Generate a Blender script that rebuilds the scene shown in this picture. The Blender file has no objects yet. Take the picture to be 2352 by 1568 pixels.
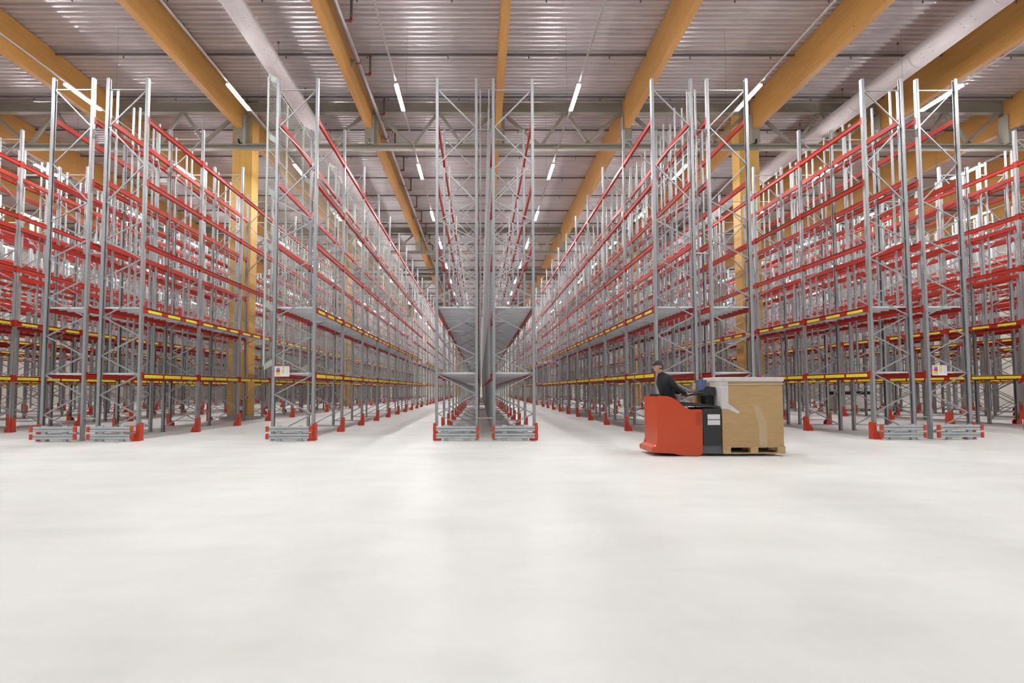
import bpy, math, random
from mathutils import Vector, Matrix
random.seed(7)
S = bpy.context.scene
COL = S.collection
# ------------------------------------------------------------------ camera
cam_d = bpy.data.cameras.new('camera'); cam = bpy.data.objects.new('camera', cam_d); COL.objects.link(cam)
F_PX, CX, CY = 1222.9, 1109.5, 835.0
PITCH, ROLL, YAW, CAM_H = 0.0473, -0.0019, 0.0051, 1.305
cam_d.sensor_width = 36.0; cam_d.lens = F_PX * 36.0 / 2352.0
cam_d.shift_x = (1176 - CX) / 2352.0; cam_d.shift_y = (CY - 784) / 2352.0
cam_d.clip_start = 0.1; cam_d.clip_end = 400
Xp = Vector((math.cos(YAW), -math.sin(YAW), 0)); Yp = Vector((math.sin(YAW), math.cos(YAW), 0)); Zv = Vector((0, 0, 1))
Fw = Yp * math.cos(PITCH) + Zv * math.sin(PITCH); Zp = -Yp * math.sin(PITCH) + Zv * math.cos(PITCH)
Rt = Xp * math.cos(ROLL) + Zp * math.sin(ROLL); Up = Zp * math.cos(ROLL) - Xp * math.sin(ROLL)
mt = Matrix(((Rt.x, Up.x, -Fw.x, 0), (Rt.y, Up.y, -Fw.y, 0), (Rt.z, Up.z, -Fw.z, CAM_H), (0, 0, 0, 1)))
cam.matrix_world = mt
S.camera = cam
# ------------------------------------------------------------------ world, exposure
w = bpy.data.worlds.new('world'); S.world = w; w.use_nodes = True
bg = w.node_tree.nodes['Background']; bg.inputs[0].default_value = (0.95, 0.98, 1.0, 1); bg.inputs[1].default_value = 0.55
S.view_settings.view_transform = 'Standard'; S.view_settings.look = 'None'
S.view_settings.exposure = -0.10; S.view_settings.gamma = 1.0; S.view_settings.use_curve_mapping = False
S.cycles.max_bounces = 6; S.cycles.diffuse_bounces = 4; S.cycles.glossy_bounces = 3
S.cycles.sample_clamp_indirect = 6.0
LAMP_STRENGTH = 325.0

# ------------------------------------------------------------------ materials
def nt(name):
    m = bpy.data.materials.new(name); m.use_nodes = True
    t = m.node_tree; b = t.nodes['Principled BSDF']
    return m, t, b
def paint(name, col, rough=0.45, metal=0.0, var=0.12, scale=3.0, coat=0.0, vec=(1, 1, 1)):
    m, t, b = nt(name)
    tc = t.nodes.new('ShaderNodeTexCoord'); mp = t.nodes.new('ShaderNodeMapping'); mp.inputs['Scale'].default_value = vec
    n = t.nodes.new('ShaderNodeTexNoise'); n.inputs['Scale'].default_value = scale; n.inputs['Detail'].default_value = 4
    r = t.nodes.new('ShaderNodeValToRGB')
    r.color_ramp.elements[0].position = 0.3; r.color_ramp.elements[1].position = 0.7
    r.color_ramp.elements[0].color = (col[0]*(1-var), col[1]*(1-var), col[2]*(1-var), 1)
    r.color_ramp.elements[1].color = (min(1, col[0]*(1+var)), min(1, col[1]*(1+var)), min(1, col[2]*(1+var)), 1)
    t.links.new(tc.outputs['Object'], mp.inputs[0]); t.links.new(mp.outputs[0], n.inputs['Vector'])
    t.links.new(n.outputs['Fac'], r.inputs[0]); t.links.new(r.outputs[0], b.inputs['Base Color'])
    b.inputs['Roughness'].default_value = rough; b.inputs['Metallic'].default_value = metal
    b.inputs['Coat Weight'].default_value = coat
    return m
GALV = paint('galvanised_steel', (0.38, 0.388, 0.395), 0.40, 0.6, 0.09, 22.0)
GALVR = paint('galvanised_rail', (0.52, 0.55, 0.57), 0.4, 0.45, 0.10, 6.0)
DECKM = paint('galvanised_deck', (0.76, 0.80, 0.83), 0.5, 0.05, 0.14, 1.2, vec=(1, 9, 1))
RED = paint('red_beam_paint', (0.37, 0.017, 0.006), 0.42, 0.0, 0.08, 4.0, 0.0)
RED.node_tree.nodes['Principled BSDF'].inputs['Specular IOR Level'].default_value = .3
GUARD = paint('orange_red_guard_paint', (0.52, 0.045, 0.016), 0.4, 0.0, 0.06, 5.0)
ORANGE = paint('truck_orange_paint', (0.56, 0.058, 0.010), 0.35, 0.0, 0.05, 2.0, 0.2)
DARK = paint('dark_grey_plastic', (0.022, 0.023, 0.027), 0.5, 0.0, 0.15, 8.0)
MIDG = paint('mid_grey_plastic', (0.10, 0.105, 0.115), 0.5, 0.0, 0.15, 8.0)
BLACK = paint('black_rubber', (0.012, 0.012, 0.012), 0.7)
TRUSS = paint('grey_truss_paint', (0.23, 0.212, 0.175), 0.5, 0.0, 0.05, 1.0)
PIPE = paint('dark_steel_pipe', (0.10, 0.09, 0.095), 0.4, 0.3, 0.1, 4.0)
PIPEL = paint('grey_steel_pipe', (0.26, 0.235, 0.24), 0.35, 0.5, 0.1, 4.0)
FIT = paint('red_pipe_fitting', (0.16, 0.02, 0.018), 0.5)
DUCTM = paint('duct_sheet', (0.46, 0.42, 0.42), 0.6, 0.0, 0.05, 1.5)
RAILM = paint('light_track_white', (0.50, 0.48, 0.47), 0.4)
MESHM = paint('pale_green_grey_mesh', (0.44, 0.48, 0.44), 0.5, 0.0, 0.05, 2.0)
CONC = paint('plinth_concrete', (0.42, 0.40, 0.36), 0.8, 0.0, 0.12, 5.0)
WALLM = paint('wall_panel', (0.66, 0.62, 0.56), 0.6, 0.0, 0.04, 0.3)
CARD = paint('brown_cardboard', (0.50, 0.33, 0.155), 0.75, 0.0, 0.07, 3.0, vec=(1, 1, 6))
FILM = paint('white_film', (0.72, 0.69, 0.68), 0.3, 0.0, 0.06, 6.0)
TAPE = paint('clear_tape', (0.56, 0.41, 0.24), 0.25, 0.0, 0.03, 3.0)
PALW = paint('pallet_wood', (0.55, 0.38, 0.18), 0.75, 0.0, 0.2, 8.0, vec=(1, 8, 8))
CLOTH = paint('black_sweater', (0.012, 0.013, 0.015), 0.9, 0.0, 0.2, 20.0)
TROUS = paint('dark_trousers', (0.022, 0.022, 0.028), 0.9, 0.0, 0.2, 20.0)
CAPM = paint('dark_cap_cloth', (0.035, 0.034, 0.04), 0.9)
HAIRM = paint('dark_hair', (0.03, 0.022, 0.018), 0.8)
SKIN = paint('skin', (0.52, 0.30, 0.21), 0.55, 0.0, 0.05, 6.0)
BLUE = paint('blue_sign', (0.045, 0.22, 0.55), 0.4)
SRED = paint('sign_red', (0.55, 0.03, 0.06), 0.4)
SYEL = paint('sign_yellow', (0.62, 0.58, 0.05), 0.4)
SWHT = paint('sign_white', (0.80, 0.78, 0.82), 0.4)
SGRY = paint('sign_grey_print', (0.50, 0.50, 0.54), 0.5)
SCRN = paint('blue_display_case', (0.09, 0.12, 0.24), 0.35)

def label_mat():
    m, t, b = nt('yellow_warning_label')
    tc = t.nodes.new('ShaderNodeTexCoord'); mp = t.nodes.new('ShaderNodeMapping'); mp.inputs['Scale'].default_value = (1, 1, 1)
    br = t.nodes.new('ShaderNodeTexBrick')
    mp.inputs['Rotation'].default_value = (0, math.radians(90), math.radians(90))
    n = t.nodes.new('ShaderNodeTexNoise'); n.inputs['Scale'].default_value = 1.0; n.inputs['Detail'].default_value = 1
    mp.inputs['Rotation'].default_value = (0, 0, 0); mp.inputs['Scale'].default_value = (1, 34, 90)
    r = t.nodes.new('ShaderNodeValToRGB'); e = r.color_ramp.elements
    e[0].position = 0.33; e[0].color = (0.10, 0.09, 0.01, 1); e[1].position = 0.40; e[1].color = (0.80, 0.75, 0.05, 1)
    t.nodes.remove(br)
    t.links.new(tc.outputs['Object'], mp.inputs[0]); t.links.new(mp.outputs[0], n.inputs['Vector'])
    t.links.new(n.outputs['Fac'], r.inputs[0]); t.links.new(r.outputs[0], b.inputs['Base Color'])
    b.inputs['Roughness'].default_value = 0.4
    return m
LABEL = label_mat()

def perf_mat():                      # punched upright web: two columns of dark slots
    m, t, b = nt('punched_galvanised')
    tc = t.nodes.new('ShaderNodeTexCoord'); sp = t.nodes.new('ShaderNodeSeparateXYZ'); t.links.new(tc.outputs['Object'], sp.inputs[0])
    def mth(op, a, bb=None, c=None):
        n = t.nodes.new('ShaderNodeMath'); n.operation = op
        for i, v in enumerate((a, bb, c)):
            if v is None: continue
            if isinstance(v, (int, float)): n.inputs[i].default_value = v
            else: t.links.new(v, n.inputs[i])
        return n.outputs[0]
    z = mth('PINGPONG', sp.outputs['Z'], 0.025)                # 0..0.025, slot every 50 mm
    zz = mth('LESS_THAN', z, 0.009)
    ay = mth('ABSOLUTE', sp.outputs['Y']); dy = mth('ABSOLUTE', mth('SUBTRACT', ay, 0.026)); yy = mth('LESS_THAN', dy, 0.008)
    hole = mth('MULTIPLY', zz, yy)
    n = t.nodes.new('ShaderNodeTexNoise'); n.inputs['Scale'].default_value = 18; n.inputs['Detail'].default_value = 3
    t.links.new(tc.outputs['Object'], n.inputs['Vector'])
    r = t.nodes.new('ShaderNodeValToRGB'); e = r.color_ramp.elements
    e[0].position = .3; e[0].color = (0.37, 0.375, 0.38, 1); e[1].position = .7; e[1].color = (0.43, 0.435, 0.44, 1)
    t.links.new(n.outputs['Fac'], r.inputs[0])
    mx = t.nodes.new('ShaderNodeMix'); mx.data_type = 'RGBA'
    t.links.new(hole, mx.inputs[0]); t.links.new(r.outputs[0], mx.inputs[6]); mx.inputs[7].default_value = (0.13, 0.13, 0.13, 1)
    t.links.new(mx.outputs[2], b.inputs['Base Color'])
    b.inputs['Metallic'].default_value = 0.6; b.inputs['Roughness'].default_value = 0.38
    return m
PERF = perf_mat()

def wood_mat(name, vec, c0, c1):
    m, t, b = nt(name)
    tc = t.nodes.new('ShaderNodeTexCoord'); mp = t.nodes.new('ShaderNodeMapping'); mp.inputs['Scale'].default_value = vec
    n = t.nodes.new('ShaderNodeTexNoise'); n.inputs['Scale'].default_value = 2.2; n.inputs['Detail'].default_value = 6; n.inputs['Roughness'].default_value = .6
    r = t.nodes.new('ShaderNodeValToRGB'); e = r.color_ramp.elements
    e[0].position = .3; e[0].color = c0 + (1,); e[1].position = .72; e[1].color = c1 + (1,)
    t.links.new(tc.outputs['Object'], mp.inputs[0]); t.links.new(mp.outputs[0], n.inputs['Vector']); t.links.new(n.outputs['Fac'], r.inputs[0])
    # knots
    mp2 = t.nodes.new('ShaderNodeMapping'); mp2.inputs['Scale'].default_value = tuple(3.2 if v > 1 else 1.3 for v in vec)
    v = t.nodes.new('ShaderNodeTexVoronoi'); v.inputs['Scale'].default_value = 1.0; v.inputs['Randomness'].default_value = 1
    t.links.new(tc.outputs['Object'], mp2.inputs[0]); t.links.new(mp2.outputs[0], v.inputs['Vector'])
    r2 = t.nodes.new('ShaderNodeValToRGB'); e = r2.color_ramp.elements
    e[0].position = .035; e[0].color = (.35, .35, .35, 1); e[1].position = .075; e[1].color = (1, 1, 1, 1)
    t.links.new(v.outputs['Distance'], r2.inputs[0])
    mx = t.nodes.new('ShaderNodeMix'); mx.data_type = 'RGBA'; mx.blend_type = 'MULTIPLY'; mx.inputs[0].default_value = 1
    t.links.new(r.outputs[0], mx.inputs[6]); t.links.new(r2.outputs[0], mx.inputs[7]); t.links.new(mx.outputs[2], b.inputs['Base Color'])
    b.inputs['Roughness'].default_value = 0.55
    return m
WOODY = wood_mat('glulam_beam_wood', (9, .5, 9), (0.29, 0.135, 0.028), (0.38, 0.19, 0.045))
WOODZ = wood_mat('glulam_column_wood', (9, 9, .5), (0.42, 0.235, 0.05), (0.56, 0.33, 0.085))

def roof_mat():
    m, t, b = nt('corrugated_zinc_roof')
    tc = t.nodes.new('ShaderNodeTexCoord'); mp = t.nodes.new('ShaderNodeMapping'); mp.inputs['Scale'].default_value = (.35, 5, 1)
    n = t.nodes.new('ShaderNodeTexNoise'); n.inputs['Scale'].default_value = 1.0; n.inputs['Detail'].default_value = 5
    r = t.nodes.new('ShaderNodeValToRGB'); e = r.color_ramp.elements
    e[0].position = .3; e[0].color = (.55, .515, .52, 1); e[1].position = .7; e[1].color = (.70, .66, .665, 1)
    t.links.new(tc.outputs['Object'], mp.inputs[0]); t.links.new(mp.outputs[0], n.inputs['Vector']); t.links.new(n.outputs['Fac'], r.inputs[0])
    t.links.new(r.outputs[0], b.inputs['Base Color'])
    b.inputs['Metallic'].default_value = 0.6; b.inputs['Roughness'].default_value = 0.30
    return m
ROOF = roof_mat()

def floor_mat():
    m, t, b = nt('polished_concrete_floor')
    L = t.links; tc = t.nodes.new('ShaderNodeTexCoord')
    n = t.nodes.new('ShaderNodeTexNoise'); n.inputs['Scale'].default_value = .55; n.inputs['Detail'].default_value = 9; n.inputs['Roughness'].default_value = .62
    L.new(tc.outputs['Object'], n.inputs['Vector'])
    r = t.nodes.new('ShaderNodeValToRGB'); e = r.color_ramp.elements
    e[0].position = .28; e[0].color = (.63, .635, .615, 1); e[1].position = .66; e[1].color = (.745, .752, .732, 1)
    L.new(n.outputs['Fac'], r.inputs[0])
    mp = t.nodes.new('ShaderNodeMapping'); mp.inputs["Scale"].default_value = (.6, 1.5, 1)
    n2 = t.nodes.new('ShaderNodeTexNoise'); n2.inputs['Scale'].default_value = 1.1; n2.inputs['Detail'].default_value = 8
    L.new(tc.outputs['Object'], mp.inputs[0]); L.new(mp.outputs[0], n2.inputs['Vector'])
    r2 = t.nodes.new('ShaderNodeValToRGB'); e = r2.color_ramp.elements
    e[0].position = .25; e[0].color = (.90, .892, .88, 1); e[1].position = .55; e[1].color = (1, 1, 1, 1)
    L.new(n2.outputs['Fac'], r2.inputs[0])
    mx = t.nodes.new('ShaderNodeMix'); mx.data_type = 'RGBA'; mx.blend_type = 'MULTIPLY'; mx.inputs[0].default_value = .8
    L.new(r.outputs[0], mx.inputs[6]); L.new(r2.outputs[0], mx.inputs[7])
    # tiny dark chips
    v = t.nodes.new('ShaderNodeTexVoronoi'); v.inputs['Scale'].default_value = 1.1
    L.new(tc.outputs['Object'], v.inputs['Vector'])
    r3 = t.nodes.new('ShaderNodeValToRGB'); e = r3.color_ramp.elements
    e[0].position = .006; e[0].color = (.45, .43, .4, 1); e[1].position = .011; e[1].color = (1, 1, 1, 1)
    L.new(v.outputs['Distance'], r3.inputs[0])
    mx2 = t.nodes.new('ShaderNodeMix'); mx2.data_type = 'RGBA'; mx2.blend_type = 'MULTIPLY'; mx2.inputs[0].default_value = 1
    L.new(mx.outputs[2], mx2.inputs[6]); L.new(r3.outputs[0], mx2.inputs[7]); L.new(mx2.outputs[2], b.inputs['Base Color'])
    rr = t.nodes.new('ShaderNodeMapRange'); rr.inputs['To Min'].default_value = .30; rr.inputs['To Max'].default_value = .48
    L.new(n.outputs['Fac'], rr.inputs['Value']); L.new(rr.outputs[0], b.inputs['Roughness'])
    b.inputs['Specular IOR Level'].default_value = .35
    return m
FLOORM = floor_mat()

def emis(name, col, st):
    m, t, b = nt(name)
    b.inputs['Base Color'].default_value = (.8, .8, .8, 1)
    b.inputs['Emission Color'].default_value = col; b.inputs['Emission Strength'].default_value = st
    return m
LAMPM = emis('lamp_diffuser', (0.985, 0.985, 0.985, 1), LAMP_STRENGTH)

# ------------------------------------------------------------------ mesh helpers
class MB:
    def __init__(s): s.v = []; s.f = []; s.mi = []
    def add(s, vs, fs, m=0):
        o = len(s.v); s.v += [tuple(p) for p in vs]; s.f += [tuple(i + o for i in f) for f in fs]; s.mi += [m] * len(fs)
    def box(s, x0, x1, y0, y1, z0, z1, m=0):
        s.add([(x0,y0,z0),(x1,y0,z0),(x1,y1,z0),(x0,y1,z0),(x0,y0,z1),(x1,y0,z1),(x1,y1,z1),(x0,y1,z1)],
              [(0,3,2,1),(4,5,6,7),(0,1,5,4),(1,2,6,5),(2,3,7,6),(3,0,4,7)], m)
    def bar(s, a, b, w=.03, h=None, m=0):
        a = Vector(a); b = Vector(b); d = (b - a).normalized(); h = h or w
        u = d.cross(Vector((0, 1, 0)));
        if u.length < .01: u = Vector((1, 0, 0))
        u.normalize(); v = d.cross(u).normalized(); u = u * w / 2; v = v * h / 2
        s.add([a-u-v, a+u-v, a+u+v, a-u+v, b-u-v, b+u-v, b+u+v, b-u+v], [(0,3,2,1),(4,5,6,7),(0,1,5,4),(1,2,6,5),(2,3,7,6),(3,0,4,7)], m)
    def tube(s, a, b, r, n=12, m=0, r2=None):
        a = Vector(a); b = Vector(b); d = (b - a).normalized(); r2 = r if r2 is None else r2
        u = d.orthogonal().normalized(); v = d.cross(u)
        vs = [a + (u*math.cos(2*math.pi*i/n) + v*math.sin(2*math.pi*i/n))*r for i in range(n)] + \
             [b + (u*math.cos(2*math.pi*i/n) + v*math.sin(2*math.pi*i/n))*r2 for i in range(n)]
        s.add(vs, [(i, (i+1) % n, (i+1) % n + n, i+n) for i in range(n)] + [tuple(range(n-1, -1, -1)), tuple(range(n, 2*n))], m)
    def path(s, pts, r, n=10, m=0):
        for a, b in zip(pts, pts[1:]): s.tube(a, b, r, n, m)
        for p in pts[1:-1]: s.ball(p, r, m)
    def ball(s, c, r, m=0, n=8, k=5):
        c = Vector(c); vs = [c + Vector((0, 0, r))]
        for j in range(1, k):
            th = math.pi*j/k
            for i in range(n):
                ph = 2*math.pi*i/n; vs.append(c + Vector((math.sin(th)*math.cos(ph), math.sin(th)*math.sin(ph), math.cos(th)))*r)
        vs.append(c - Vector((0, 0, r))); fs = [(0, 1+i, 1+(i+1) % n) for i in range(n)]
        for j in range(k-2):
            for i in range(n): fs.append((1+j*n+i, 1+(j+1)*n+i, 1+(j+1)*n+(i+1) % n, 1+j*n+(i+1) % n))
        L = len(vs)-1; fs += [(L, 1+(k-2)*n+(i+1) % n, 1+(k-2)*n+i) for i in range(n)]
        s.add(vs, fs, m)
    def prism(s, pts, axis, a, b, m=0):          # closed outline in the plane across `axis`, extruded from a to b
        def P(p, t):
            return (p[0], t, p[1]) if axis == 'y' else (t, p[0], p[1]) if axis == 'x' else (p[0], p[1], t)
        n = len(pts)
        s.add([P(p, a) for p in pts] + [P(p, b) for p in pts],
              [tuple(range(n)), tuple(range(2*n-1, n-1, -1))] + [(i, i+n, (i+1) % n+n, (i+1) % n) for i in range(n)], m)
    def mesh(s, name, mats, smooth=False, bevel=0):
        me = bpy.data.meshes.new(name); me.from_pydata(s.v, [], s.f)
        for m in (mats if isinstance(mats, (list, tuple)) else [mats]): me.materials.append(m)
        me.polygons.foreach_set('material_index', s.mi)
        if smooth: me.polygons.foreach_set('use_smooth', [len(p.vertices) == 4 for p in me.polygons])
        import bmesh
        bm = bmesh.new(); bm.from_mesh(me); bmesh.ops.recalc_face_normals(bm, faces=bm.faces)
        if bevel: bmesh.ops.bevel(bm, geom=bm.edges[:], offset=bevel, segments=2, affect='EDGES', profile=.6)
        bm.to_mesh(me); bm.free(); me.update()
        return me
def put(name, me, parent=None, loc=(0, 0, 0), rz=0.0):
    o = bpy.data.objects.new(name, me); COL.objects.link(o); o.location = loc; o.rotation_euler[2] = rz
    if parent: o.parent = parent
    return o
def tag(o, label, cat=None, group=None, kind=None):
    o['label'] = label
    if cat: o['category'] = cat
    if group: o['group'] = group
    if kind: o['kind'] = kind
    return o
def struct(name, me, label):
    o = put(name, me); o['kind'] = 'structure'; o['label'] = label; return o
def thing(name, loc, label, cat, group=None, rz=0.0):
    o = bpy.data.objects.new(name, None); COL.objects.link(o); o.location = loc; o.rotation_euler[2] = rz
    o.empty_display_size = .2
    return tag(o, label, cat, group)

# ------------------------------------------------------------------ the hall
X0, X1, Y0, Y1 = -42.0, 45.0, -14.0, 90.0
b = MB(); b.box(X0, X1, Y0, Y1, -.2, 0); struct('floor', b.mesh('floor', FLOORM), 'pale polished concrete floor')
RZ = 14.0                                    # underside of the corrugated deck
b = MB(); per = 0.245; n = int((Y1 - Y0) / per)
for i in range(n):
    y = Y0 + i*per
    prof = [(y, RZ), (y+.032, RZ), (y+.040, RZ+.010), (y+.048, RZ), (y+.082, RZ), (y+.105, RZ+.075), (y+.150, RZ+.075), (y+.160, RZ+.063), (y+.170, RZ+.075), (y+.222, RZ+.075), (y+.245, RZ)]
    for (ya, za), (yb, zb) in zip(prof, prof[1:]):
        b.add([(X0, ya, za), (X1, ya, za), (X1, yb, zb), (X0, yb, zb)], [(0, 1, 2, 3)])
b.box(X0, X1, Y0, Y1, RZ+.14, RZ+.3)
struct('ceiling', b.mesh('ceiling', ROOF), 'corrugated zinc roof deck')
b = MB(); b.box(X0, X1, Y1, Y1+.2, 0, RZ+.3); struct('wall_back', b.mesh('wall_back', WALLM), 'pale wall panels at the far end of the hall')
b = MB(); b.box(X0-.2, X0, Y0, Y1, 0, RZ+.3); struct('wall_left', b.mesh('wall_left', WALLM), 'pale wall panels on the left side')
b = MB(); b.box(X1, X1+.2, Y0, Y1, 0, RZ+.3); struct('wall_right', b.mesh('wall_right', WALLM), 'pale wall panels on the right side')

# ------------------------------------------------------------------ racking
D0, BAY, W, H = 13.72, 2.80, 1.03, 9.49
HW = W/2
LEV = [1.66, 3.37, 5.06, 6.71, 8.38]             # beam centre heights
NOD = [9.19, 8.20, 7.20, 6.20] + [5.70 - .503*i for i in range(12)]
ux, uy, th = .035, .05, .004

def upright_mesh(sgn):                           # omega profile, web on the outer side (sgn)
    b = MB(); w = sgn*ux; i = -sgn*ux
    def bx(xa, xb, ya, yb, m=0): b.box(min(xa, xb), max(xa, xb), ya, yb, 0.004, H, m)
    bx(w, w - sgn*th, -uy, uy, 1)
    bx(w, i, -uy, -uy+th); bx(w, i, uy-th, uy)
    bx(i, i + sgn*th, -uy, -uy+.026); bx(i, i + sgn*th, uy-.026, uy)
    b.box(-.06, .06, -.075, .075, 0, .006)
    b.prism([(.02*sgn, -.055), (.028*sgn, -.055), (.028*sgn, -.02), (.02*sgn, -.02)], 'z', .006, H)
    return b.mesh('upright', [GALV, PERF])
UPR = {s: upright_mesh(s) for s in (1, -1)}
def bracing_mesh(s):                             # s = side (+1 right, -1 left) where the top node sits
    b = MB(); x = HW - .03
    b.bar((-x, 0, NOD[0]), (x, 0, NOD[0]), .028); b.bar((-x, 0, .18), (x, 0, .18), .028)
    sx = s
    for a, c in zip(NOD, NOD[1:]):
        b.bar((sx*x, .012*sx, a), (-sx*x, .012*sx, c), .028, .03); sx = -sx
    return b.mesh('upright_frame', GALV)
BRC = {s: bracing_mesh(s) for s in (1, -1)}
def guard_mesh(s):
    b = MB(); o = s*(.035+.045); 
    pts = [(o, 0), (o, .43), (o - s*.075, .43), (o - s*.095, .20), (o - s*.15, .155), (o - s*.20, .10), (o - s*.205, 0)]
    b.prism(pts, 'y', -.085, -.079); b.prism(pts, 'y', .079, .085)
    b.box(min(o, o - s*.006), max(o, o - s*.006), -.085, .085, 0, .43)
    b.box(min(o - s*.205, o), max(o - s*.205, o), -.12, .12, 0, .008)
    return b.mesh('upright_guard', GUARD)
GRD = {s: guard_mesh(s) for s in (1, -1)}
BL = BAY - 2*uy
def beam_mesh(s, length=BL, conn=True):          # s = side the moulded face looks to
    b = MB(); h = .065
    pts = [(-.03, -h), (.025, -h), (.032, -h+.012), (.032, .030), (.004, .042), (.004, h-.012), (.03, h-.012), (.03, h), (-.03, h)]
    pts = [(s*p[0], p[1]) for p in pts]
    if s < 0: pts = pts[::-1]
    b.prism(pts, 'y', 0, length)
    if conn:
        for y, d in ((0, -1), (length, 1)):
            ya, yb = (y-.0, y+.022) if d < 0 else (y-.022, y)
            b.box(-.034, .034, ya, yb, -.10, .10)
            b.box(min(s*.0355, s*.040), max(s*.0355, s*.040), min(y + d*.045, y), max(y + d*.045, y), -.10, .10)
            b.box(min(s*.0, s*.040), max(s*.0, s*.040), ya, yb, -.10, .10)
    return b.mesh('beam', RED)
BEAM = {s: beam_mesh(s) for s in (1, -1)}
def label_mesh(s, l, h=.096):
    b = MB(); x = s*.0325
    b.box(min(x, x + s*.0015), max(x, x + s*.0015), 0, l, -.055, -.055+h-.012)
    return b.mesh('warning_label', LABEL)
LAB_L = {s: label_mesh(s, .80) for s in (1, -1)}
LAB_S = {s: label_mesh(s, .60, .085) for s in (1, -1)}
def deck_mesh(length=BL-.02):
    b = MB(); x = HW - .035; n = max(1, round(length/.30)); p = length/n
    b.box(-x, x, 0, length, .0, .004)
    for i in range(n):                           # panels with turned-down ribs
        b.box(-x, x, i*p+.002, i*p+.012, -.035, .0); b.box(-x, x, (i+1)*p-.012, (i+1)*p-.002, -.035, .0)
    return b.mesh('deck_panel', DECKM)
DECK = deck_mesh()
b = MB(); b.box(-.02, .02, -.025, .025, 0, H - 1.6); POST = b.mesh('backstop_post', GALV)
b = MB(); b.tube((0, 0, 0), (1, 0, 0), .016, 8); b.box(0, .01, -.03, .03, -.03, .03); b.box(.99, 1, -.03, .03, -.03, .03)
SPAC = b.mesh('row_spacer', GALV)

def near_rack(X, Y, nb, out, label, spacers=0, skip=(), lab_small=False):
    t = thing('pallet_rack', (X, Y, 0), label, 'pallet rack', 'pallet racks')
    for k in range(nb+1):
        y = k*BAY
        f = put('upright_frame', BRC[out], t, (0, y, 0))
        for s in (1, -1): put('upright', UPR[s], f, (s*HW, 0, 0))
        put('upright_guard', GRD[out], f, (out*HW, 0, 0))
        if spacers and k % 2 == 0:
            for z in (8.12, 4.83, .56): put('row_spacer', SPAC, f, (HW+ux, 0, z)).scale[0] = spacers
    for k in range(nb):
        y = k*BAY + uy
        for li, z in enumerate(LEV):
            for s in (out, -out):
                if s == -out and k in skip: continue
                bm = put('beam', BEAM[s], t, (s*HW, y, z))
                if s == out and li == 0:
                    for q in range(3): put('warning_label', LAB_L[s], bm, (0, .08 + q*.88, 0))
                if s == out and li == 1:
                    for q in range(3): put('warning_label', LAB_S[s], bm, (0, .16 + q*.90, 0))
            if li < 2 and k not in skip: put('deck_panel', DECK, t, (0, y+.01, z+.07))
        if k not in skip:
            for q in (.5, 1.45, 2.4): put('backstop_post', POST, t, (-out*(HW + .105), k*BAY + q, 1.6))
    return t

def mesh_backing(t, nb):                         # cage mesh panels standing off the back of the single row
    b = MB(); L = BAY - .03; z0, z1 = 1.9, 9.55
    for y in (0, L/2, L):
        b.box(-.02, .02, y-.02, y+.02, z0, z1)
    for z in (z0, 3.8, 5.7, 7.6, z1-.02): b.box(-.012, .012, 0, L, z, z+.025)
    z = z0
    while z < z1: b.box(-.002, .002, 0, L, z, z+.005); z += .075
    y = .05
    while y < L: b.box(-.002, .002, y, y+.004, z0, z1); y += .1
    me = b.mesh('mesh_panel', MESHM)
    bms = {}
    for sg in (1, -1):
        b = MB()
        b.prism([(0, 0), (0, .16), (-.22, .16+.14*sg), (-.22, .14*sg)], 'y', -.004, .004)
        b.box(-.23, -.2, -.03, .03, .14*sg, .16+.14*sg); bms[sg] = b.mesh('mesh_bracket', MESHM)
    for k in range(nb):
        p = put('mesh_panel', me, t, (-HW-.275, k*BAY + .015, 0))
        for z in (9.35, 7.75, 6.3, 4.85, 3.3, 1.95):
            put('mesh_bracket', bms[1 if z > 2.5 else -1], p, (.24, .025, z))

def far_meshes(nb):
    d = {}
    for s in (1, -1):
        b = MB(); x = HW
        for q in (x, -x): b.box(q-ux, q+ux, -uy, uy, 0, H)
        sx = s
        for a, c in zip(NOD, NOD[1:]): b.bar((sx*x, 0, a), (-sx*x, 0, c), .03); sx = -sx
        b.box(-x, x, -.015, .015, NOD[0]-.015, NOD[0]+.015); b.box(-x, x, -.015, .015, .16, .19)
        d['f', s] = b.mesh('upright_frame', GALV)
        d['g', s] = GRD[s]
        b = MB(); L = nb*BAY
        h = .065
        pts = [(-.03, -h), (.032, -h), (.032, .030), (.004, .042), (.004, h-.012), (.03, h-.012), (.03, h), (-.03, h)]
        pts = [(s*p[0], p[1]) for p in pts]
        b.prism(pts if s > 0 else pts[::-1], 'y', 0, L)
        for k in range(nb+1): b.box(-.04, .04, k*BAY-.08, k*BAY+.08, -.10, .10)
        d['b', s] = b.mesh('beam', RED)
        for nm, l, g0, g1, hh in (('l0', .80, .13, .88, .084), ('l1', .60, .21, .90, .073)):
            b = MB(); xx = s*.0325
            if nb > 9: b.box(min(xx, xx+s*.002), max(xx, xx+s*.002), .1, nb*BAY-.1, -.055, -.055+hh)
            else: b.box(min(xx, xx+s*.002), max(xx, xx+s*.002), 0, l, -.055, -.055+hh)
            d[nm, s] = b.mesh('warning_label', LABEL)
    b = MB(); x = HW-.035; b.box(-x, x, .06, nb*BAY-.06, -.03, .004); d['d'] = b.mesh('deck_panel', DECKM)
    b = MB()
    for k in range(nb):
        for q in (.5, 1.45, 2.4): b.box(-.02, .02, k*BAY+q-.025, k*BAY+q+.025, 0, H-1.6)
    d['p'] = b.mesh('backstop_post', GALV)
    return d
FM = {9: far_meshes(9), 15: far_meshes(15)}
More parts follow.
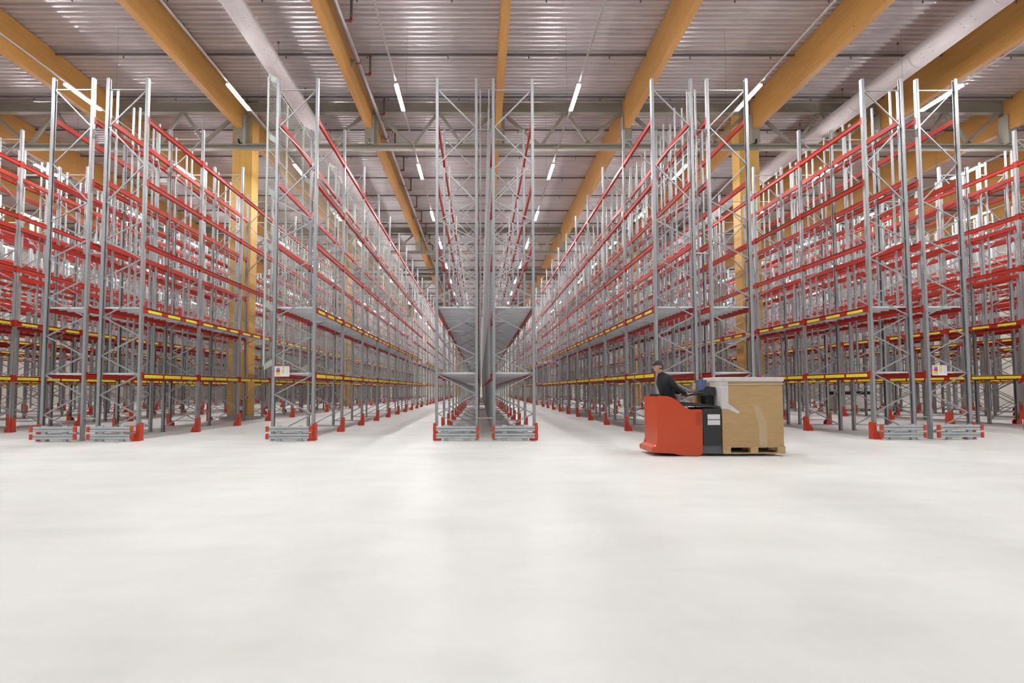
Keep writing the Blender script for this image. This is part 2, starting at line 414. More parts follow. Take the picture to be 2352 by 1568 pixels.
def far_rack(X, Y, nb, out, label):
    d = FM[nb]
    t = thing('pallet_rack', (X, Y, 0), label, 'pallet rack', 'pallet racks')
    for k in range(nb+1):
        f = put('upright_frame', d['f', out], t, (0, k*BAY, 0)); put('upright_guard', GRD[out], f, (out*HW, 0, 0))
    for li, z in enumerate(LEV):
        for s in (out, -out):
            bb = put('beam', d['b', s], t, (s*HW, 0, z))
            if s == out and li < 2:
                if nb > 9: put('warning_label', d['l%d' % li, s], bb, (0, 0, 0))
                else:
                    for k in range(nb):
                        for q in range(3): put('warning_label', d['l%d' % li, s], bb, (0, k*BAY + (.13 + q*.88, .21 + q*.90)[li], 0))
        if li < 2: put('deck_panel', d['d'], t, (0, 0, z+.07))
    p = put('backstop_post', d['p'], t, (-out*(HW+.105), 0, 1.6)); p['kind'] = 'stuff'
    return t

def barrier_mesh():
    pass
def barrier(X, Y, label):
    t = thing('rack_end_barrier', (X, Y, 0), label, 'barrier', 'galvanised end barriers')
    for z in (.06, .245):
        put('rail', RAIL, t, (0, 0, z))
        for x in (-.545, .545): put('end_cap', CAPB, t, (x, 0, z))
    for x in (-.26, .27): put('post', BPOST, t, (x, .0, 0))
    return t
b = MB(); prof = [(-.02, 0), (-.055, .012), (-.055, .05), (-.032, .066), (-.055, .082), (-.055, .12), (-.02, .132)]
b.prism([(p[0], p[1]) for p in prof], 'x', -.50, .50); RAIL = b.mesh('rail', GALVR)
b = MB(); b.box(-.035, .035, -.062, -.012, -.002, .134); CAPB = b.mesh('end_cap', GUARD, bevel=.006)
b = MB(); b.box(-.055, .055, -.019, .05, .008, .40); b.box(-.075, .075, -.019, .09, 0, .008); BPOST = b.mesh('post', GALVR)

ROWS = [(-16.41, -1, 'pallet rack behind the one cut by the left photo edge'),
        (-14.96, 1, 'red-beamed pallet rack cut by the left photo edge'),
        (-10.68, -1, 'left half of the double pallet rack left of the big wooden column'),
        (-9.26, 1, 'right half of the double pallet rack in front of the left wooden column'),
        (-4.796, 1, 'single pallet rack backed with pale wire mesh, notice board on its end'),
        (-.61, -1, 'left half of the centre double pallet rack facing the camera'),
        (.866, 1, 'right half of the centre double pallet rack facing the camera'),
        (5.068, -1, 'pallet rack rising directly behind the driver of the orange truck'),
        (6.525, 1, 'pallet rack rising directly behind the tall cardboard box'),
        (10.65, -1, 'left half of the double pallet rack at the right, without notice board'),
        (12.096, 1, 'right half of the double pallet rack at the right, with notice board'),
        (17.55, -1, 'pallet rack cut by the right photo edge'),
        (19.0, 1, 'pallet rack behind the one cut by the right photo edge')]
ends = {-10.68: 'galvanised end barrier with orange caps, leftmost of all',
        -9.26: 'galvanised end barrier, second from the left, beside the boot-shaped guard',
        -4.796: 'galvanised end barrier below the notice board of the mesh-backed rack',
        -.61: 'galvanised end barrier, left one of the centre pair', .866: 'galvanised end barrier, right one of the centre pair',
        5.068: 'galvanised end barrier hidden behind the orange pallet truck', 6.525: 'galvanised end barrier hidden behind the cardboard load',
        10.65: 'galvanised end barrier, second from the right', 12.096: 'galvanised end barrier, rightmost of all'}
for X, out, lb in ROWS:
    i = [r[0] for r in ROWS].index(X)
    sk = (3,) if abs(X+9.97) < .8 or abs(X-11.37) < .8 else ()
    sp = ROWS[i+1][0]-X-2*(HW+ux)-.006 if out == -1 else 0
    t = near_rack(X, D0, 9, out, 'galvanised ' + lb, spacers=sp, skip=sk)
    if X == -4.796:
        for ch in list(t.children):
            if ch.name.startswith('backstop_post'): bpy.data.objects.remove(ch)
        mesh_backing(t, 9)
    if X in ends: barrier(X, D0-.26, ends[X])
Y2 = D0 + 9*BAY + 4.0
def side(X): return 'left' if X < .13 else 'right'
srt = sorted([r[0] for r in ROWS])
ordn = ['first', 'second', 'third', 'fourth', 'fifth', 'sixth', 'seventh', 'eighth', 'ninth', 'tenth', 'eleventh', 'twelfth', 'thirteenth', 'fourteenth', 'fifteenth', 'sixteenth', 'seventeenth', 'eighteenth', 'nineteenth', 'twentieth', 'twenty-first', 'twenty-second', 'twenty-third', 'twenty-fourth', 'twenty-fifth', 'twenty-sixth']
OUTER = [(-20.69, 1, 1), (-22.14, -1, 2), (-26.42, 1, 3), (-27.87, -1, 4), (-32.15, 1, 5), (23.2, -1, 1), (24.65, 1, 2), (28.8, -1, 3), (30.25, 1, 4), (34.4, -1, 5)]
for X, out, k in OUTER:
    far_rack(X, D0, 9, out, 'red-beamed pallet rack deep on the %s, %s past those at the photo edge' % (side(X), ordn[k]))
for X, out, lb in ROWS:
    k = sum(1 for q in srt if (q < .13) == (X < .13) and abs(q-.13) < abs(X-.13))
    far_rack(X, Y2, 15, out, 'distant pallet rack beyond the cross aisle, %s to the %s of centre' % (ordn[k], side(X)))
for X, out, k in OUTER[:4] + OUTER[5:8]:
    far_rack(X, Y2, 15, out, 'distant pallet rack beyond the cross aisle at the far %s, %s from its middle racks' % (side(X), ordn[k]))
for X, w_ in ((-4.796, 'mesh-backed rack line on the left'), (-.61, 'left centre rack line'), (.866, 'right centre rack line'), (5.068, 'rack line behind the driver'), (6.525, 'rack line behind the cardboard load')):
    barrier(X, Y2-.26, 'small distant end barrier at the ' + w_)

# ------------------------------------------------------------------ columns, beams, trusses
TY = [23.0, 41.1, 59.2, 77.3]
def column(X, Y, label):
    t = thing('wooden_column', (X, Y, 0), label, 'column', 'glulam columns')
    b = MB(); b.box(-.44, .44, -.34, .34, .12, 13.99); put('shaft', b.mesh('shaft', WOODZ, bevel=.012), t)
    b = MB(); b.prism([(-.6, -.62), (.6, -.62), (.72, -.5), (.72, .5), (.6, .62), (-.6, .62), (-.72, .5), (-.72, -.5)], 'z', 0, .12)
    put('plinth', b.mesh('plinth', CONC), t)
    return t
BX = [.79 + 5.62*k for k in range(-6, 7)]
CXL = [(-10.08, 'left'), (11.9, 'right')]
column(-10.48, 23.4, 'big glulam column on the left with the fire extinguisher')
column(11.92, 23.4, 'big glulam column between the driver and the right double rack')
column(-10.4, 41.4, 'distant glulam column standing in the cross aisle on the left')
column(12.05, 41.4, 'distant glulam column standing in the cross aisle on the right')
column(-2.7+.0-1.0+0.0, 88.0, 'thin far yellow glulam column at the end of the left centre aisle')
linen = {-6: 'sixth left of centre', -5: 'fifth left of centre', -4: 'fourth left of centre', -3: 'third left of centre', -2: 'second left of centre', -1: 'first left of centre', 0: 'centre line',
         1: 'first right of centre', 2: 'second right of centre', 3: 'third right of centre', 4: 'fourth right of centre', 5: 'fifth right of centre', 6: 'sixth right of centre'}
segs = [(Y0, TY[0]-.12, 'nearest the camera'), (TY[0]+.12, TY[1]-.12, 'behind the first truss'),
        (TY[1]+.12, TY[2]-.12, 'behind the second truss'), (TY[2]+.12, TY[3]-.12, 'behind the third truss'), (TY[3]+.12, Y1, 'behind the fourth truss')]
bmes = []
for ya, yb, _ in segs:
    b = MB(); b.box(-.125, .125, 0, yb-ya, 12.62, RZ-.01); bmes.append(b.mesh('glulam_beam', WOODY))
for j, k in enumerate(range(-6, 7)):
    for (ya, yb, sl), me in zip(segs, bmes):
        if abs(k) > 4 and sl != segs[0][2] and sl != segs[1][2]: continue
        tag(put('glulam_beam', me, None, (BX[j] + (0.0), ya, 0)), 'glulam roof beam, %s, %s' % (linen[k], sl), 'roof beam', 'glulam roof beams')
xa, xb = BX[0]-2, BX[-1]+2
b = MB(); b.box(xa, xb, -.1, .1, 13.49, 13.84); b.box(xa, xb, -.14, .14, 13.46, 13.49); b.box(xa, xb, -.14, .14, 13.84, 13.87); CHT = b.mesh('top_chord', TRUSS)
b = MB(); b.box(xa, xb, -.12, .12, 11.83, 11.86); b.box(xa, xb, -.12, .12, 12.03, 12.06); b.box(xa, xb, -.03, .03, 11.86, 12.03)
b.box(xa, xb, -.12, -.1, 11.83, 11.88); b.box(xa, xb, -.12, -.1, 12.0, 12.06); CHB = b.mesh('bottom_chord', TRUSS)
b = MB(); b.bar((0, 0, 12.05), (1.0, 0, 13.47), .12, .12); DG1 = b.mesh('diagonal', TRUSS)
b = MB(); b.bar((0, 0, 13.47), (1.55, 0, 12.05), .12, .12); DG2 = b.mesh('diagonal', TRUSS)
b = MB(); b.bar((0, 0, 13.47), (1.0, 0, 12.05), .12, .12); DG3 = b.mesh('diagonal', TRUSS)
b = MB(); b.bar((0, 0, 12.05), (1.55, 0, 13.47), .12, .12); DG4 = b.mesh('diagonal', TRUSS)
b = MB(); b.box(-.17, -.13, -.35, .1, 12.0, 13.3); b.box(.13, .17, -.35, .1, 12.0, 13.3); b.box(-.17, .17, -.36, -.345, 12.16, 12.615); b.box(-.17, -.055, -.36, -.345, 12.0, 12.16); b.box(.055, .17, -.36, -.345, 12.0, 12.16)
b.box(-.012, .012, -.3, -.12, 12.1, 12.6); b.box(.17, .30, -.03, .1, 12.06, 13.28); HNG = b.mesh('beam_hanger', TRUSS)
for i, y in enumerate(TY):
    t = thing('roof_truss', (0, y, 0), 'grey steel roof truss spanning the hall, %s from the camera' % ordn[i], 'truss', 'steel roof trusses')
    put('top_chord', CHT, t); put('bottom_chord', CHB, t)
    for j, x in enumerate(BX):
        put('beam_hanger', HNG, t, (x, 0, 0))
        if j < len(BX)-1:
            put('diagonal', DG2, t, (x+.25, 0, 0)); put('diagonal', DG1, t, (x+1.95, 0, 0)); put('diagonal', DG3, t, (x+3.05, 0, 0)); put('diagonal', DG4, t, (x+4.1-.25, 0, 0))

# ------------------------------------------------------------------ lamps
def lamp_meshes():
    b = MB(); b.box(-.045, .045, -.76, .76, .04, .082); b.box(-.03, .03, -.80, -.76, .03, .07); b.box(-.03, .03, .76, .80, .03, .07); h = b.mesh('housing', RAILM)
    b = MB(); b.prism([(-.05, .04), (-.06, .012), (-.052, 0), (.052, 0), (.06, .012), (.05, .04)], 'y', -.75, .75); d = b.mesh('diffuser', LAMPM)
    return h, d
LH, LD = lamp_meshes()
LX = [(-31.0, 'sixth aisle left'), (-24.3, 'fifth aisle left'), (-18.5, 'fourth aisle left'), (-12.7, 'third aisle left'), (-7.73, 'second aisle left'), (-2.57, 'first aisle left'),
      (3.05, 'first aisle right'), (8.65, 'second aisle right'), (14.9, 'third aisle right'), (21.1, 'fourth aisle right'), (27.0, 'fifth aisle right'), (33, 'sixth aisle right')]
LZ = 10.62
LYS = [16.7 + 5.85*k for k in range(-2, 13)]
b = MB(); b.box(-.022, .022, Y0+1, 88, 0, .006); b.box(-.024, -.021, Y0+1, 88, 0, .04); b.box(.021, .024, Y0+1, 88, 0, .04); TRK = b.mesh('lighting_track', RAILM)
b = MB(); b.tube((0, 0, .03), (0, 0, RZ-LZ-.083), .004, 5); WIRE = b.mesh('suspension_wire', PIPE)
b = MB(); b.tube((0, 0, 0), (0, 0, .13), .004, 5); 
for lx, nm in LX:
    t = tag(put('lighting_track', TRK, None, (lx, 0, LZ+.082)), 'thin white lighting track hanging over the %s of centre' % nm, 'lighting track', 'lighting tracks')
    for k, y in enumerate(LYS):
        put('suspension_wire', WIRE, t, (0, y+1.5, 0))
        if abs(lx) > 22 and k > 9: continue
        L = thing('linear_lamp', (lx, y, LZ), 'white linear LED lamp over the %s of centre, %s from the front' % (nm, ordn[k]), 'lamp', 'linear ceiling lamps')
        put('housing', LH, L); put('diffuser', LD, L)

# ------------------------------------------------------------------ sprinkler pipes, ducts
b = MB(); b.tube((X0+.5, 0, 0), (X1-.5, 0, 0), .042, 8); CP = b.mesh('pipe', PIPE)
b = MB(); b.tube((0, 0, 0), (0, 0, -.07), .015, 6); b.tube((0, 0, -.07), (0, 0, -.08), .035, 8); b.tube((0, 0, -.08), (0, 0, -.13), .012, 6); HD = b.mesh('sprinkler_head', PIPE)
PY = [16.6 + 2.93*k for k in range(-1, 24)]
for i, y in enumerate(PY):
    t = thing('sprinkler_pipe', (0, y, RZ-.10), 'thin dark sprinkler pipe crossing under the roof, %s from the near end' % ordn[i], 'sprinkler pipe', 'sprinkler branch pipes')
    put('pipe', CP, t)
    for k in range(-7, 8): put('sprinkler_head', HD, t, (-1.2 + 3.05*k + .3*(i % 2), 0, -.03))
t = thing('sprinkler_main', (-4.45, 0, 13.25), 'grey sprinkler main pipe along the glulam beam left of centre', 'sprinkler pipe')
b = MB(); b.tube((0, Y0+.5, 0), (0, 87, 0), .095, 16); put('pipe', b.mesh('pipe', PIPEL, smooth=True), t)
b = MB(); b.path([(.32, 0, .60), (.32, 0, -.12), (.12, 0, -.12)], .04, 10, 0); DROP = b.mesh('drop_pipe', PIPE)
b = MB(); b.tube((.27, 0, .60), (.37, 0, .60), .05, 10); b.path([(.32, 0, -.05), (.32, 0, -.12), (.22, 0, -.12)], .05, 10); FTM = b.mesh('red_fitting', FIT)
b = MB(); b.tube((0, -.04, 0), (0, .04, 0), .112, 16); b.prism([(-.245, .1), (-.245, -.3), (-.1, .05)], 'y', -.01, .01, 1); CLM = b.mesh('pipe_clamp', [FIT, TRUSS])
for y in PY:
    if y > 84: continue
    d = put('drop_pipe', DROP, t, (0, y, 0)); put('red_fitting', FTM, d)
for k in range(-2, 12): put('pipe_clamp', CLM, t, (0, 18.9 + 5.86*k, 0))
for y, z in ((49.2, 12.38), (51.2, 12.38)):
    b = MB(); b.tube((-20, 0, 0), (24, 0, 0), .12, 12)
    tag(put('sprinkler_header', b.mesh('sprinkler_header', PIPE, smooth=True), None, (0, y, z)), 'thick dark header pipe crossing the hall far away, %s one' % ('nearer' if y < 50 else 'farther'), 'sprinkler pipe')

def duct(X, Z, R, label):
    t = thing('ventilation_duct', (X, 0, Z), label, 'duct')
    b = MB(); b.tube((0, Y0+.5, 0), (0, 86, 0), R, 40)
    y = Y0+2
    while y < 86: b.tube((0, y-.03, 0), (0, y+.03, 0), R+.006, 40); y += 3.0
    put('pipe', b.mesh('pipe', DUCTM, smooth=True), t)
    b = MB()
    y = Y0+1.2
    while y < 86:
        for a in (-150, -125, -55, -30):
            for q in (0, .35):
                c = Vector((math.cos(math.radians(a))*(R+.001), y+q, math.sin(math.radians(a))*(R+.001))); b.tube(c*1.0, Vector((c.x*1.01, c.y, c.z*1.01)), .012, 6)
        y += 1.5
    put('nozzle', b.mesh('nozzle', BLACK), t)['kind'] = 'stuff'
    b = MB(); b.tube((0, 0, R), (0, 0, RZ-Z), .006, 5); b.tube((0, 0, RZ-Z-.08), (0, 0, RZ-Z), .05, 6, r2=.01); hm = b.mesh('hanger_wire', PIPE)
    for k in range(32): put('hanger_wire', hm, t, (0, Y0+2.9+3*k, 0))
duct(-7.35, 12.85, .33, 'long round pale ventilation duct running along the left, beside the left column beam')
duct(15.35, 12.85, .36, 'long round pale ventilation duct running along the right side of the roof')

# ------------------------------------------------------------------ signs, extinguisher
def notice(X, Z, label):
    b = MB(); w_, h_ = .40, .275
    b.box(0, w_, 0, .006, 0, h_, 0); b.box(.008, w_-.008, -.002, 0, .008, h_-.008, 1)
    def q(xa, xb, za, zb, m): b.box(xa*w_, xb*w_, -.004, -.001, (1-zb)*h_, (1-za)*h_, m)
    q(.14, .38, .08, .18, 2); q(.14, .38, .20, .32, 3); q(.14, .38, .33, .58, 4); q(.14, .38, .60, .86, 2)
    for k in range(3): q(.49, .67, .08+.2*k, .20+.2*k, 2); q(.49, .67, .235+.2*k, .25+.2*k, 5)
    q(.54, .62, .71, .76, 2)
    for k in range(9): q(.74, .92, .10+.08*k, .125+.08*k, 5)
    for k, m in enumerate((5, 3, 4, 4, 5, 5)): q(.04, .08, .10+.13*k, .17+.13*k, m)
    return tag(put('notice_board', b.mesh('notice_board', [SRED, SWHT, SYEL, BLUE, SRED, SGRY]), None, (X, D0-.07, Z)), label, 'sign', 'rack load notice boards')
notice(-5.28, 1.625, 'white load notice board with yellow, blue and red panels on the mesh-backed rack')
notice(11.63, 1.625, 'white load notice board with yellow, blue and red panels on the right double rack')
ex = thing('fire_extinguisher', (-10.22, 22.90, 0), 'red fire extinguisher with blue and white label on the left wooden column', 'fire extinguisher')
def rev(prof, n=20, mi=None):
    b = MB()
    for q, ((r0, z0), (r1, z1)) in enumerate(zip(prof, prof[1:])):
        vs = [(r0*math.cos(2*math.pi*i/n), r0*math.sin(2*math.pi*i/n), z0) for i in range(n)] + [(r1*math.cos(2*math.pi*i/n), r1*math.sin(2*math.pi*i/n), z1) for i in range(n)]
        b.add(vs, [(i, (i+1) % n, (i+1) % n+n, i+n) for i in range(n)], mi[q] if mi else 0)
    return b
b = rev([(.001, .30), (.07, .30), (.085, .315), (.085, .42), (.0855, .421), (.0855, .64), (.085, .641), (.085, .68), (.06, .735), (.025, .76), (.022, .79), (.001, .79)], 20, [0, 0, 0, 0, 1, 1, 0, 0, 0, 0, 0])
put('cylinder_body', b.mesh('cylinder_body', [SRED, SWHT], smooth=True), ex)
b = rev([(.0865, .58), (.0865, .64)]); put('blue_label', b.mesh('blue_label', BLUE, smooth=True), ex)
b = MB(); b.box(-.02, .02, -.03, .03, .79, .83); b.bar((0, -.02, .82), (-.10, -.04, .86), .02); b.path([(.02, 0, .80), (.09, -.02, .78), (.115, -.03, .65), (.105, -.02, .45)], .011, 8)
put('valve_and_hose', b.mesh('valve_and_hose', BLACK), ex)
b = MB(); b.box(-.09, .09, .06, .145, .35, .40); put('wall_bracket', b.mesh('wall_bracket', MIDG), ex)
b = MB(); b.box(-.11, .11, 0, .005, 0, .13); b.box(-.095, -.015, -.003, 0, .015, .115, 1); b.box(.0, .095, -.003, 0, .015, .115, 2)
tag(put('extinguisher_sign', b.mesh('extinguisher_sign', [SWHT, SWHT, SRED]), None, (-10.09, 23.05, .90)), 'small red and white sign above the fire extinguisher', 'sign')
b = MB(); b.box(-.10, .10, 0, .005, 0, .36); b.box(-.085, .085, -.003, 0, .015, .345, 1); b.box(-.045, .015, -.006, -.003, .06, .24, 0); b.box(-.03, .0, -.006, -.003, .25, .30, 0); b.box(.03, .045, -.006, -.003, .12, .30, 0)
tag(put('fire_sign', b.mesh('fire_sign', [SWHT, SRED]), None, (-10.25, 23.05, 2.95)), 'upright red fire sign high on the left wooden column', 'sign')

# ------------------------------------------------------------------ low-level pallet truck, load and driver
TX, TYY = 4.47, 10.32
tr = thing('pallet_truck', (TX, TYY, 0), 'orange and black ride-on pallet truck carrying a tall cardboard load', 'pallet truck')
side_pts = [(-1.15, .07), (-.95, .06), (-.72, .045), (-.58, .012), (-.44, .005), (-.24, .005), (-.175, .05), (-.17, .88), (-.20, .905), (-.40, .90), (-.47, .925), (-.56, .985), (-.66, 1.075), (-.76, 1.135), (-.86, 1.16), (-1.0, 1.165), (-1.04, 1.15), (-1.055, 1.10), (-1.05, .30), (-1.08, .20), (-1.16, .16), (-1.17, .11)]
b = MB(); b.prism(side_pts, 'y', 0, .05); put('side_panel', b.mesh('side_panel', ORANGE, bevel=.008), tr)
put('side_panel', bpy.data.meshes['side_panel'], tr, (0, .75, 0))
b = MB(); b.box(-1.05, -.99, .05, .75, .20, 1.15); b.prism([(-1.16, .07), (-1.16, .17), (-1.04, .22), (-.98, .22), (-.98, .07)], 'y', .05, .75)
put('backrest', b.mesh('backrest', ORANGE), tr)
b = MB(); b.box(-.98, -.20, .05, .75, .10, .145); put('platform', b.mesh('platform', BLACK), tr)
b = MB(); b.box(-.985, -.95, .16, .64, .95, 1.2); put('back_pad', b.mesh('back_pad', BLACK, bevel=.012), tr)
b = MB(); 
for k in range(12): b.box(-.30, -.19, -.002, .0, .60 + k*.021, .605 + k*.021)
put('vent_grille', b.mesh('vent_grille', BLACK), tr)['label'] = 'dark horizontal vent slots'
b = MB(); b.box(-.165, .19, .01, .79, .20, .92); put('battery_cover', b.mesh('battery_cover', DARK, bevel=.015), tr)
b = MB(); b.prism([(-.56, .955), (-.47, .965), (-.2, .955), (.19, .925), (.19, .96), (-.1, 1.0), (-.35, 1.03), (-.52, 1.045)], 'y', .02, .78); put('top_cover', b.mesh('top_cover', DARK, bevel=.006), tr)
b = MB(); b.box(-.165, .20, .03, .77, .045, .20); put('chassis', b.mesh('chassis', MIDG), tr)
b = MB()
for z in (.60, .71): b.box(-.07, .17, .004, .0095, z, z+.095)
put('white_label', b.mesh('white_label', SWHT), tr)
for x, y in ((-.35, .12), (-.35, .62)):
    b = MB(); b.tube((x, y, .10), (x, y+.06, .10), .095, 20); put('wheel', b.mesh('wheel', BLACK), tr)
for x, y in ((1.1, .2), (1.1, .56)):
    b = MB(); b.tube((x, y, .045), (x, y+.05, .045), .044, 16); put('wheel', b.mesh('wheel', BLACK), tr)
b = MB(); b.box(.2, 1.36, .16, .30, .045, .085); put('fork', b.mesh('fork', MIDG), tr); put('fork', bpy.data.meshes['fork'], tr, (0, .36, 0))
b = MB(); b.box(.02, .17, .30, .52, .96, 1.19); put('steering_column', b.mesh('steering_column', DARK, bevel=.015), tr)
b = MB(); b.prism([(-.20, 1.20), (.18, 1.17), (.18, 1.33), (.0, 1.35), (-.06, 1.27), (-.2, 1.235)], 'y', .2, .62); b.path([(-.10, .12, 1.22), (-.28, .14, 1.20), (-.36, .26, 1.17), (-.36, .56, 1.17), (-.28, .68, 1.20), (-.10, .70, 1.22)], .017)
st = put('control_console', b.mesh('control_console', DARK), tr)
b = MB(); b.box(-.34, .02, .22, .60, 1.165, 1.18); put('clipboard_tray', b.mesh('clipboard_tray', MIDG), tr)
b = MB(); b.box(-.17, .02, .22, .30, 1.27, 1.475); b.box(-.155, .005, .214, .22, 1.285, 1.46, 0); put('display', b.mesh('display', [SCRN, BLUE]), tr)

def pallet(loc, label, parent_group='wooden pallets', L=1.2, Wd=.8):
    t = thing('wooden_pallet', loc, label, 'pallet', parent_group)
    for y in (0, .18, .355, .53, .70): 
        b = MB(); b.box(0, L, y, y+.10, .122, .144); put('deck_board', b.mesh('deck_board', PALW), t)
    for x in (0, L/2-.07, L-.145):
        b = MB(); b.box(x, x+.145, 0, Wd, .10, .122); put('cross_board', b.mesh('cross_board', PALW), t)
        for y in (0, Wd/2-.05, Wd-.10):
            b = MB(); b.box(x, x+.145, y, y+.10, .022, .10); put('block', b.mesh('block', PALW), t)
    for y in (0, Wd/2-.05, Wd-.1):
        b = MB(); b.box(0, L, y, y+.10, 0, .022); put('bottom_board', b.mesh('bottom_board', PALW), t)
    return t
pallet((TX+.22, TYY, .045), 'pale wooden pallet on the forks under the tall cardboard box')
bx_ = thing('cardboard_box', (TX+.215, TYY, .19), 'tall brown cardboard box with white film lid on the pallet truck', 'box')
b = MB(); b.box(0, 1.185, 0, .8, 0, 1.27); put('carton', b.mesh('carton', CARD, bevel=.008), bx_)
b = MB(); b.box(-.02, 1.205, -.02, .82, 1.25, 1.335); put('film_lid', b.mesh('film_lid', FILM, bevel=.012), bx_)
b = MB(); b.box(-.006, .12, -.006, .81, .72, 1.25); b.prism([(-.004, .78), (.10, .72), (.30, .63), (.34, .66), (.12, .82), (.10, 1.0), (-.004, 1.0)], 'y', -.004, -.001); put('film_wrap', b.mesh('film_wrap', FILM), bx_)
b = MB(); b.prism([(.60, .78), (.72, .78), (.86, .42), (.86, .0), (.70, .0), (.70, .40)], 'y', -.003, -.0005); put('packing_tape', b.mesh('packing_tape', TAPE), bx_)
b = MB(); b.tube((-.02, -.012, 1.19), (1.2, -.012, 1.20), .006, 6); b.tube((1.2, -.012, 1.2), (1.2, .81, 1.2), .006, 6); put('strap', b.mesh('strap', FILM), bx_)
b = MB(); b.box(0, .26, 0, .26, 0, .42); b.box(.0, .26, .12, .14, .42, .422, 1)
tag(put('cardboard_box', b.mesh('cardboard_box', [CARD, TAPE], bevel=0), None, (TX-.04, TYY+.53, 1.005)), 'small brown box behind the control console of the pallet truck', 'box')

# driver ------------------------------------------------------------
pr_ = thing('person', (TX-.66, TYY+.40, .145), 'driver in black sweater and dark cap on the pallet truck, looking back left', 'person')
def skin_obj(name, verts, edges, radii, mat, parent, sub=2, root=0):
    me = bpy.data.meshes.new(name); me.from_pydata(verts, edges, []); me.materials.append(mat)
    o = put(name, me, parent)
    sk = o.modifiers.new('skin', 'SKIN'); sk.use_smooth_shade = True
    for i, r in enumerate(radii):
        sv = me.skin_vertices[0].data[i]; sv.radius = (r, r) if isinstance(r, (int, float)) else r; sv.use_root = (i == root)
    su = o.modifiers.new('sub', 'SUBSURF'); su.levels = sub; su.render_levels = sub
    return o
# local frame: x to the right of the photo, y away; person faces +x, torso twisted towards the camera side
V = [(0.0, 0, .84), (-.03, 0, 1.0), (-.08, 0, 1.17), (-.12, .0, 1.33), (-.155, 0, 1.43), (-.185, -.005, 1.50),       # 0-5 pelvis..neck
     (-.07, -.17, 1.36), (.07, -.22, 1.16), (.27, -.18, 1.05),                        # 6-8 near arm
     (-.12, .17, 1.36), (.05, .24, 1.16), (.28, .16, 1.06),                           # 9-11 far arm
     (.02, -.09, .80), (.05, -.10, .44), (-.02, -.10, .08), (.12, -.11, .035),        # near leg
     (.02, .09, .80), (.05, .10, .44), (-.02, .10, .08), (.12, .11, .035)]
E_ = [(0,1),(1,2),(2,3),(3,4),(4,5),(3,6),(6,7),(7,8),(3,9),(9,10),(10,11),(0,12),(12,13),(13,14),(14,15),(0,16),(16,17),(17,18),(18,19)]
R_ = [(.16,.14),(.175,.145),(.20,.15),(.195,.14),(.10,.09),(.055,.055),.075,.055,.038,.075,.055,.038,.095,.065,.045,.04,.095,.065,.045,.04]
body = skin_obj('body', V, E_, R_, CLOTH, pr_)
# trousers: legs as a clothing child slightly larger than the body legs
VT = [(0.0, 0, .86), (.02, -.09, .78), (.05, -.10, .44), (-.02, -.10, .10), (.02, .09, .78), (.05, .10, .44), (-.02, .10, .10)]
skin_obj('trousers', VT, [(0,1),(1,2),(2,3),(0,4),(4,5),(5,6)], [(.16,.14), .105, .075, .058, .105, .075, .058], TROUS, pr_)
b = MB()
for y in (-.105, .105): b.box(-.07, .18, y-.045, y+.045, .0, .07)
put('shoes', b.mesh('shoes', BLACK, bevel=.02), pr_)
# head, turned to look to the left (-x) and slightly to the camera
hd = MB()
n, k = 20, 14
hc = Vector((-.225, -.01, 1.60))
def headpt(th, ph):
    d = Vector((math.sin(th)*math.cos(ph), math.sin(th)*math.sin(ph), math.cos(th)))
    r = Vector((.098, .078, .122)); p = Vector((d.x*r.x, d.y*r.y, d.z*r.z))
    if d.z < 0: p.y *= 1 + .35*d.z; p.x = p.x*(1 + .18*d.z) - .010*(-d.z)
    if d.x < -.6 and abs(d.y) < .35:                       # profile: brow, nose, lips, chin
        a = 1 - abs(d.y)/.35
        p.x -= a*(.022*math.exp(-((p.z+.018)/.016)**2) + .006*math.exp(-((p.z-.03)/.014)**2) + .009*math.exp(-((p.z+.055)/.008)**2) + .008*math.exp(-((p.z+.07)/.008)**2) + .010*math.exp(-((p.z+.10)/.014)**2))
        p.x += a*.006*math.exp(-((p.z-.008)/.009)**2)
    return p
vs = []; fs = []
K, N = 36, 40
for j in range(K+1):
    for i in range(N): vs.append(headpt(math.pi*j/K*.998+.001, 2*math.pi*i/N))
for j in range(K):
    for i in range(N): fs.append((j*N+i, (j+1)*N+i, (j+1)*N+(i+1) % N, j*N+(i+1) % N))
hd.add(vs, fs)
ho = put('head', hd.mesh('head', SKIN, smooth=True), pr_, tuple(hc), math.radians(14)); ho['label'] = 'bare face looking left'
def hadd(nm, mb, mat, smooth=True):
    o = put(nm, mb.mesh(nm, mat, smooth=smooth), ho); return o
b = MB()
for s in (-1, 1):
    b.ball((-.083, s*.030, .012), .0115, 0); b.ball((-.092, s*.0305, .012), .0055, 1)
hadd('eyes', b, [SWHT, BLACK])
b = MB()
for s in (-1, 1): b.box(-.094, -.084, s*.03-.014, s*.03+.014, .030, .035)
hadd('eyebrows', b, HAIRM, False)
b = MB(); b.tube((-.096, -.020, -.060), (-.096, .020, -.060), .004, 6); hadd('lips', b, paint('lip_skin', (.42, .20, .15), .5))
b = MB()
for s in (-1, 1):
    vs = []
    for i in range(12):
        a = 2*math.pi*i/12; vs.append((.005+.018*math.cos(a), s*.073, -.004+.030*math.sin(a)))
    for i in range(12):
        a = 2*math.pi*i/12; vs.append((.010+.014*math.cos(a), s*.088, -.002+.026*math.sin(a)))
    b.add(vs, [(i, (i+1) % 12, (i+1) % 12+12, i+12) for i in range(12)] + [tuple(range(12)), tuple(range(23, 11, -1))])
hadd('ears', b, SKIN)
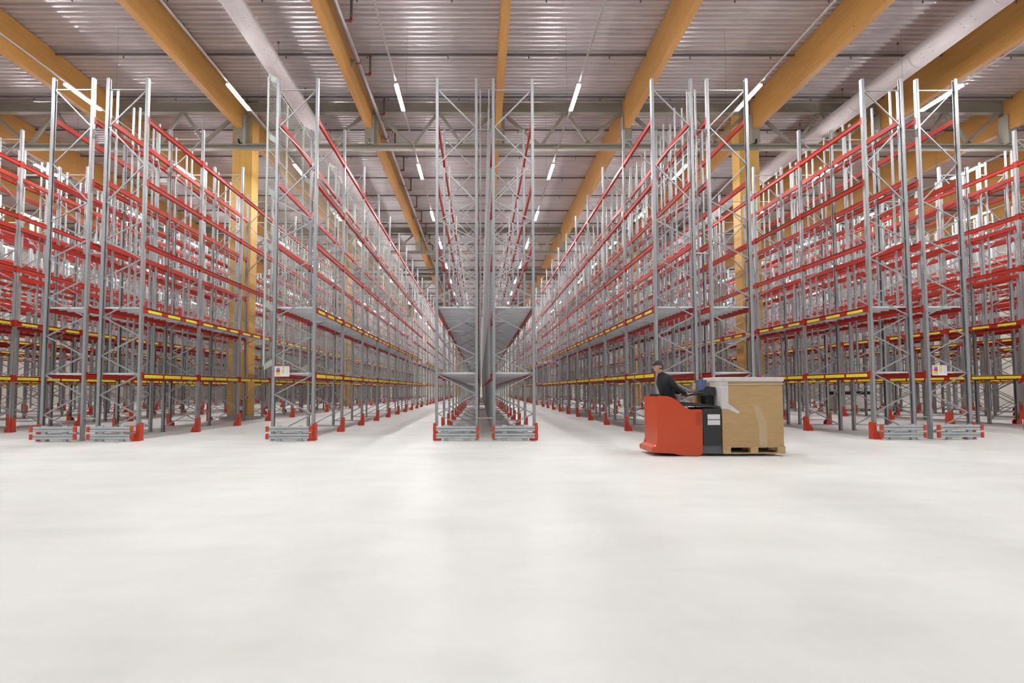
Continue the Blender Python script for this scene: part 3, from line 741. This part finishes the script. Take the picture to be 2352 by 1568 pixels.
def shell(zmin, sc, thmax, cond=None):
    b = MB(); vs = []; fs = []; K2 = 16
    for j in range(K2+1):
        for i in range(32):
            p = headpt(thmax*j/K2+.001, 2*math.pi*i/32); vs.append((p.x*sc, p.y*sc, p.z*sc+zmin))
    for j in range(K2):
        for i in range(32): fs.append((j*32+i, (j+1)*32+i, (j+1)*32+(i+1) % 32, j*32+(i+1) % 32))
    b.add(vs, fs); return b
b = shell(.0, 1.07, math.radians(78)); b.prism([(-.10, -.055), (-.135, -.05), (-.165, -.025), (-.172, 0), (-.165, .025), (-.135, .05), (-.10, .055), (-.09, 0)], 'z', .038, .045)
hadd('cap', b, CAPM)
b = MB(); vs = []; fs = []
for j in range(11):
    for i in range(17):
        a = math.radians(-98 + 196*i/16); p = headpt(math.radians(60 + 52*j/10), a); vs.append((p.x*1.045, p.y*1.045, p.z*1.02))
for j in range(10):
    for i in range(16): fs.append((j*17+i, (j+1)*17+i, (j+1)*17+i+1, j*17+i+1))
b.add(vs, fs); hadd('hair', b, HAIRM)
skin_obj('neck', [(-.18, 0, 1.47), (-.20, -.005, 1.53), (-.215, -.008, 1.57)], [(0,1),(1,2)], [.056, .052, .052], SKIN, pr_, 2)
def hand(wx, wy, wz, s):
    vs = [(wx-.01, wy, wz), (wx+.045, wy, wz+.005), (wx+.085, wy, wz+.02)]; es = [(0,1),(1,2)]; rd = [.026, (.03,.018), (.038,.016)]
    o = skin_obj('hand', vs, es, rd, SKIN, pr_, 2)
    for q in range(4):
        yy = wy + (-.028 + q*.019); l = (.9, 1.0, .95, .75)[q]
        fv = [(wx+.085, yy, wz+.022), (wx+.118*1, yy, wz+.020), (wx+.132, yy, wz-.008*l), (wx+.118, yy, wz-.030*l)]
        skin_obj('finger', fv, [(0,1),(1,2),(2,3)], [.0095, .009, .0085, .0075], SKIN, o, 1)
    tv = [(wx+.04, wy+s*.022, wz+.0), (wx+.075, wy+s*.045, wz-.010), (wx+.105, wy+s*.04, wz-.022)]
    skin_obj('thumb', tv, [(0,1),(1,2)], [.012, .011, .009], SKIN, o, 1)
hand(.29, -.175, 1.045, 1); hand(.30, .155, 1.055, -1)

# ------------------------------------------------------------------ far goods
def white_load(X, Y, label):
    p = pallet((X, Y, 0), 'wooden pallet under the ' + label.split(' with black top')[0] + label.split(',')[1])
    b = MB(); b.box(.01, 1.19, .01, .79, 0, .42); b.box(.01, 1.19, .01, .79, .425, .80); b.box(.02, 1.18, .02, .78, .80, .98, 1)
    tag(put('wrapped_goods', b.mesh('wrapped_goods', [FILM, BLACK]), None, (X, Y, .145)), label, 'wrapped goods', 'white wrapped goods')
white_load(20.0, 29.8, 'white wrapped stack with black top, left one deep in the right racks')
white_load(21.3, 30.2, 'white wrapped stack with black top, right one deep in the right racks')
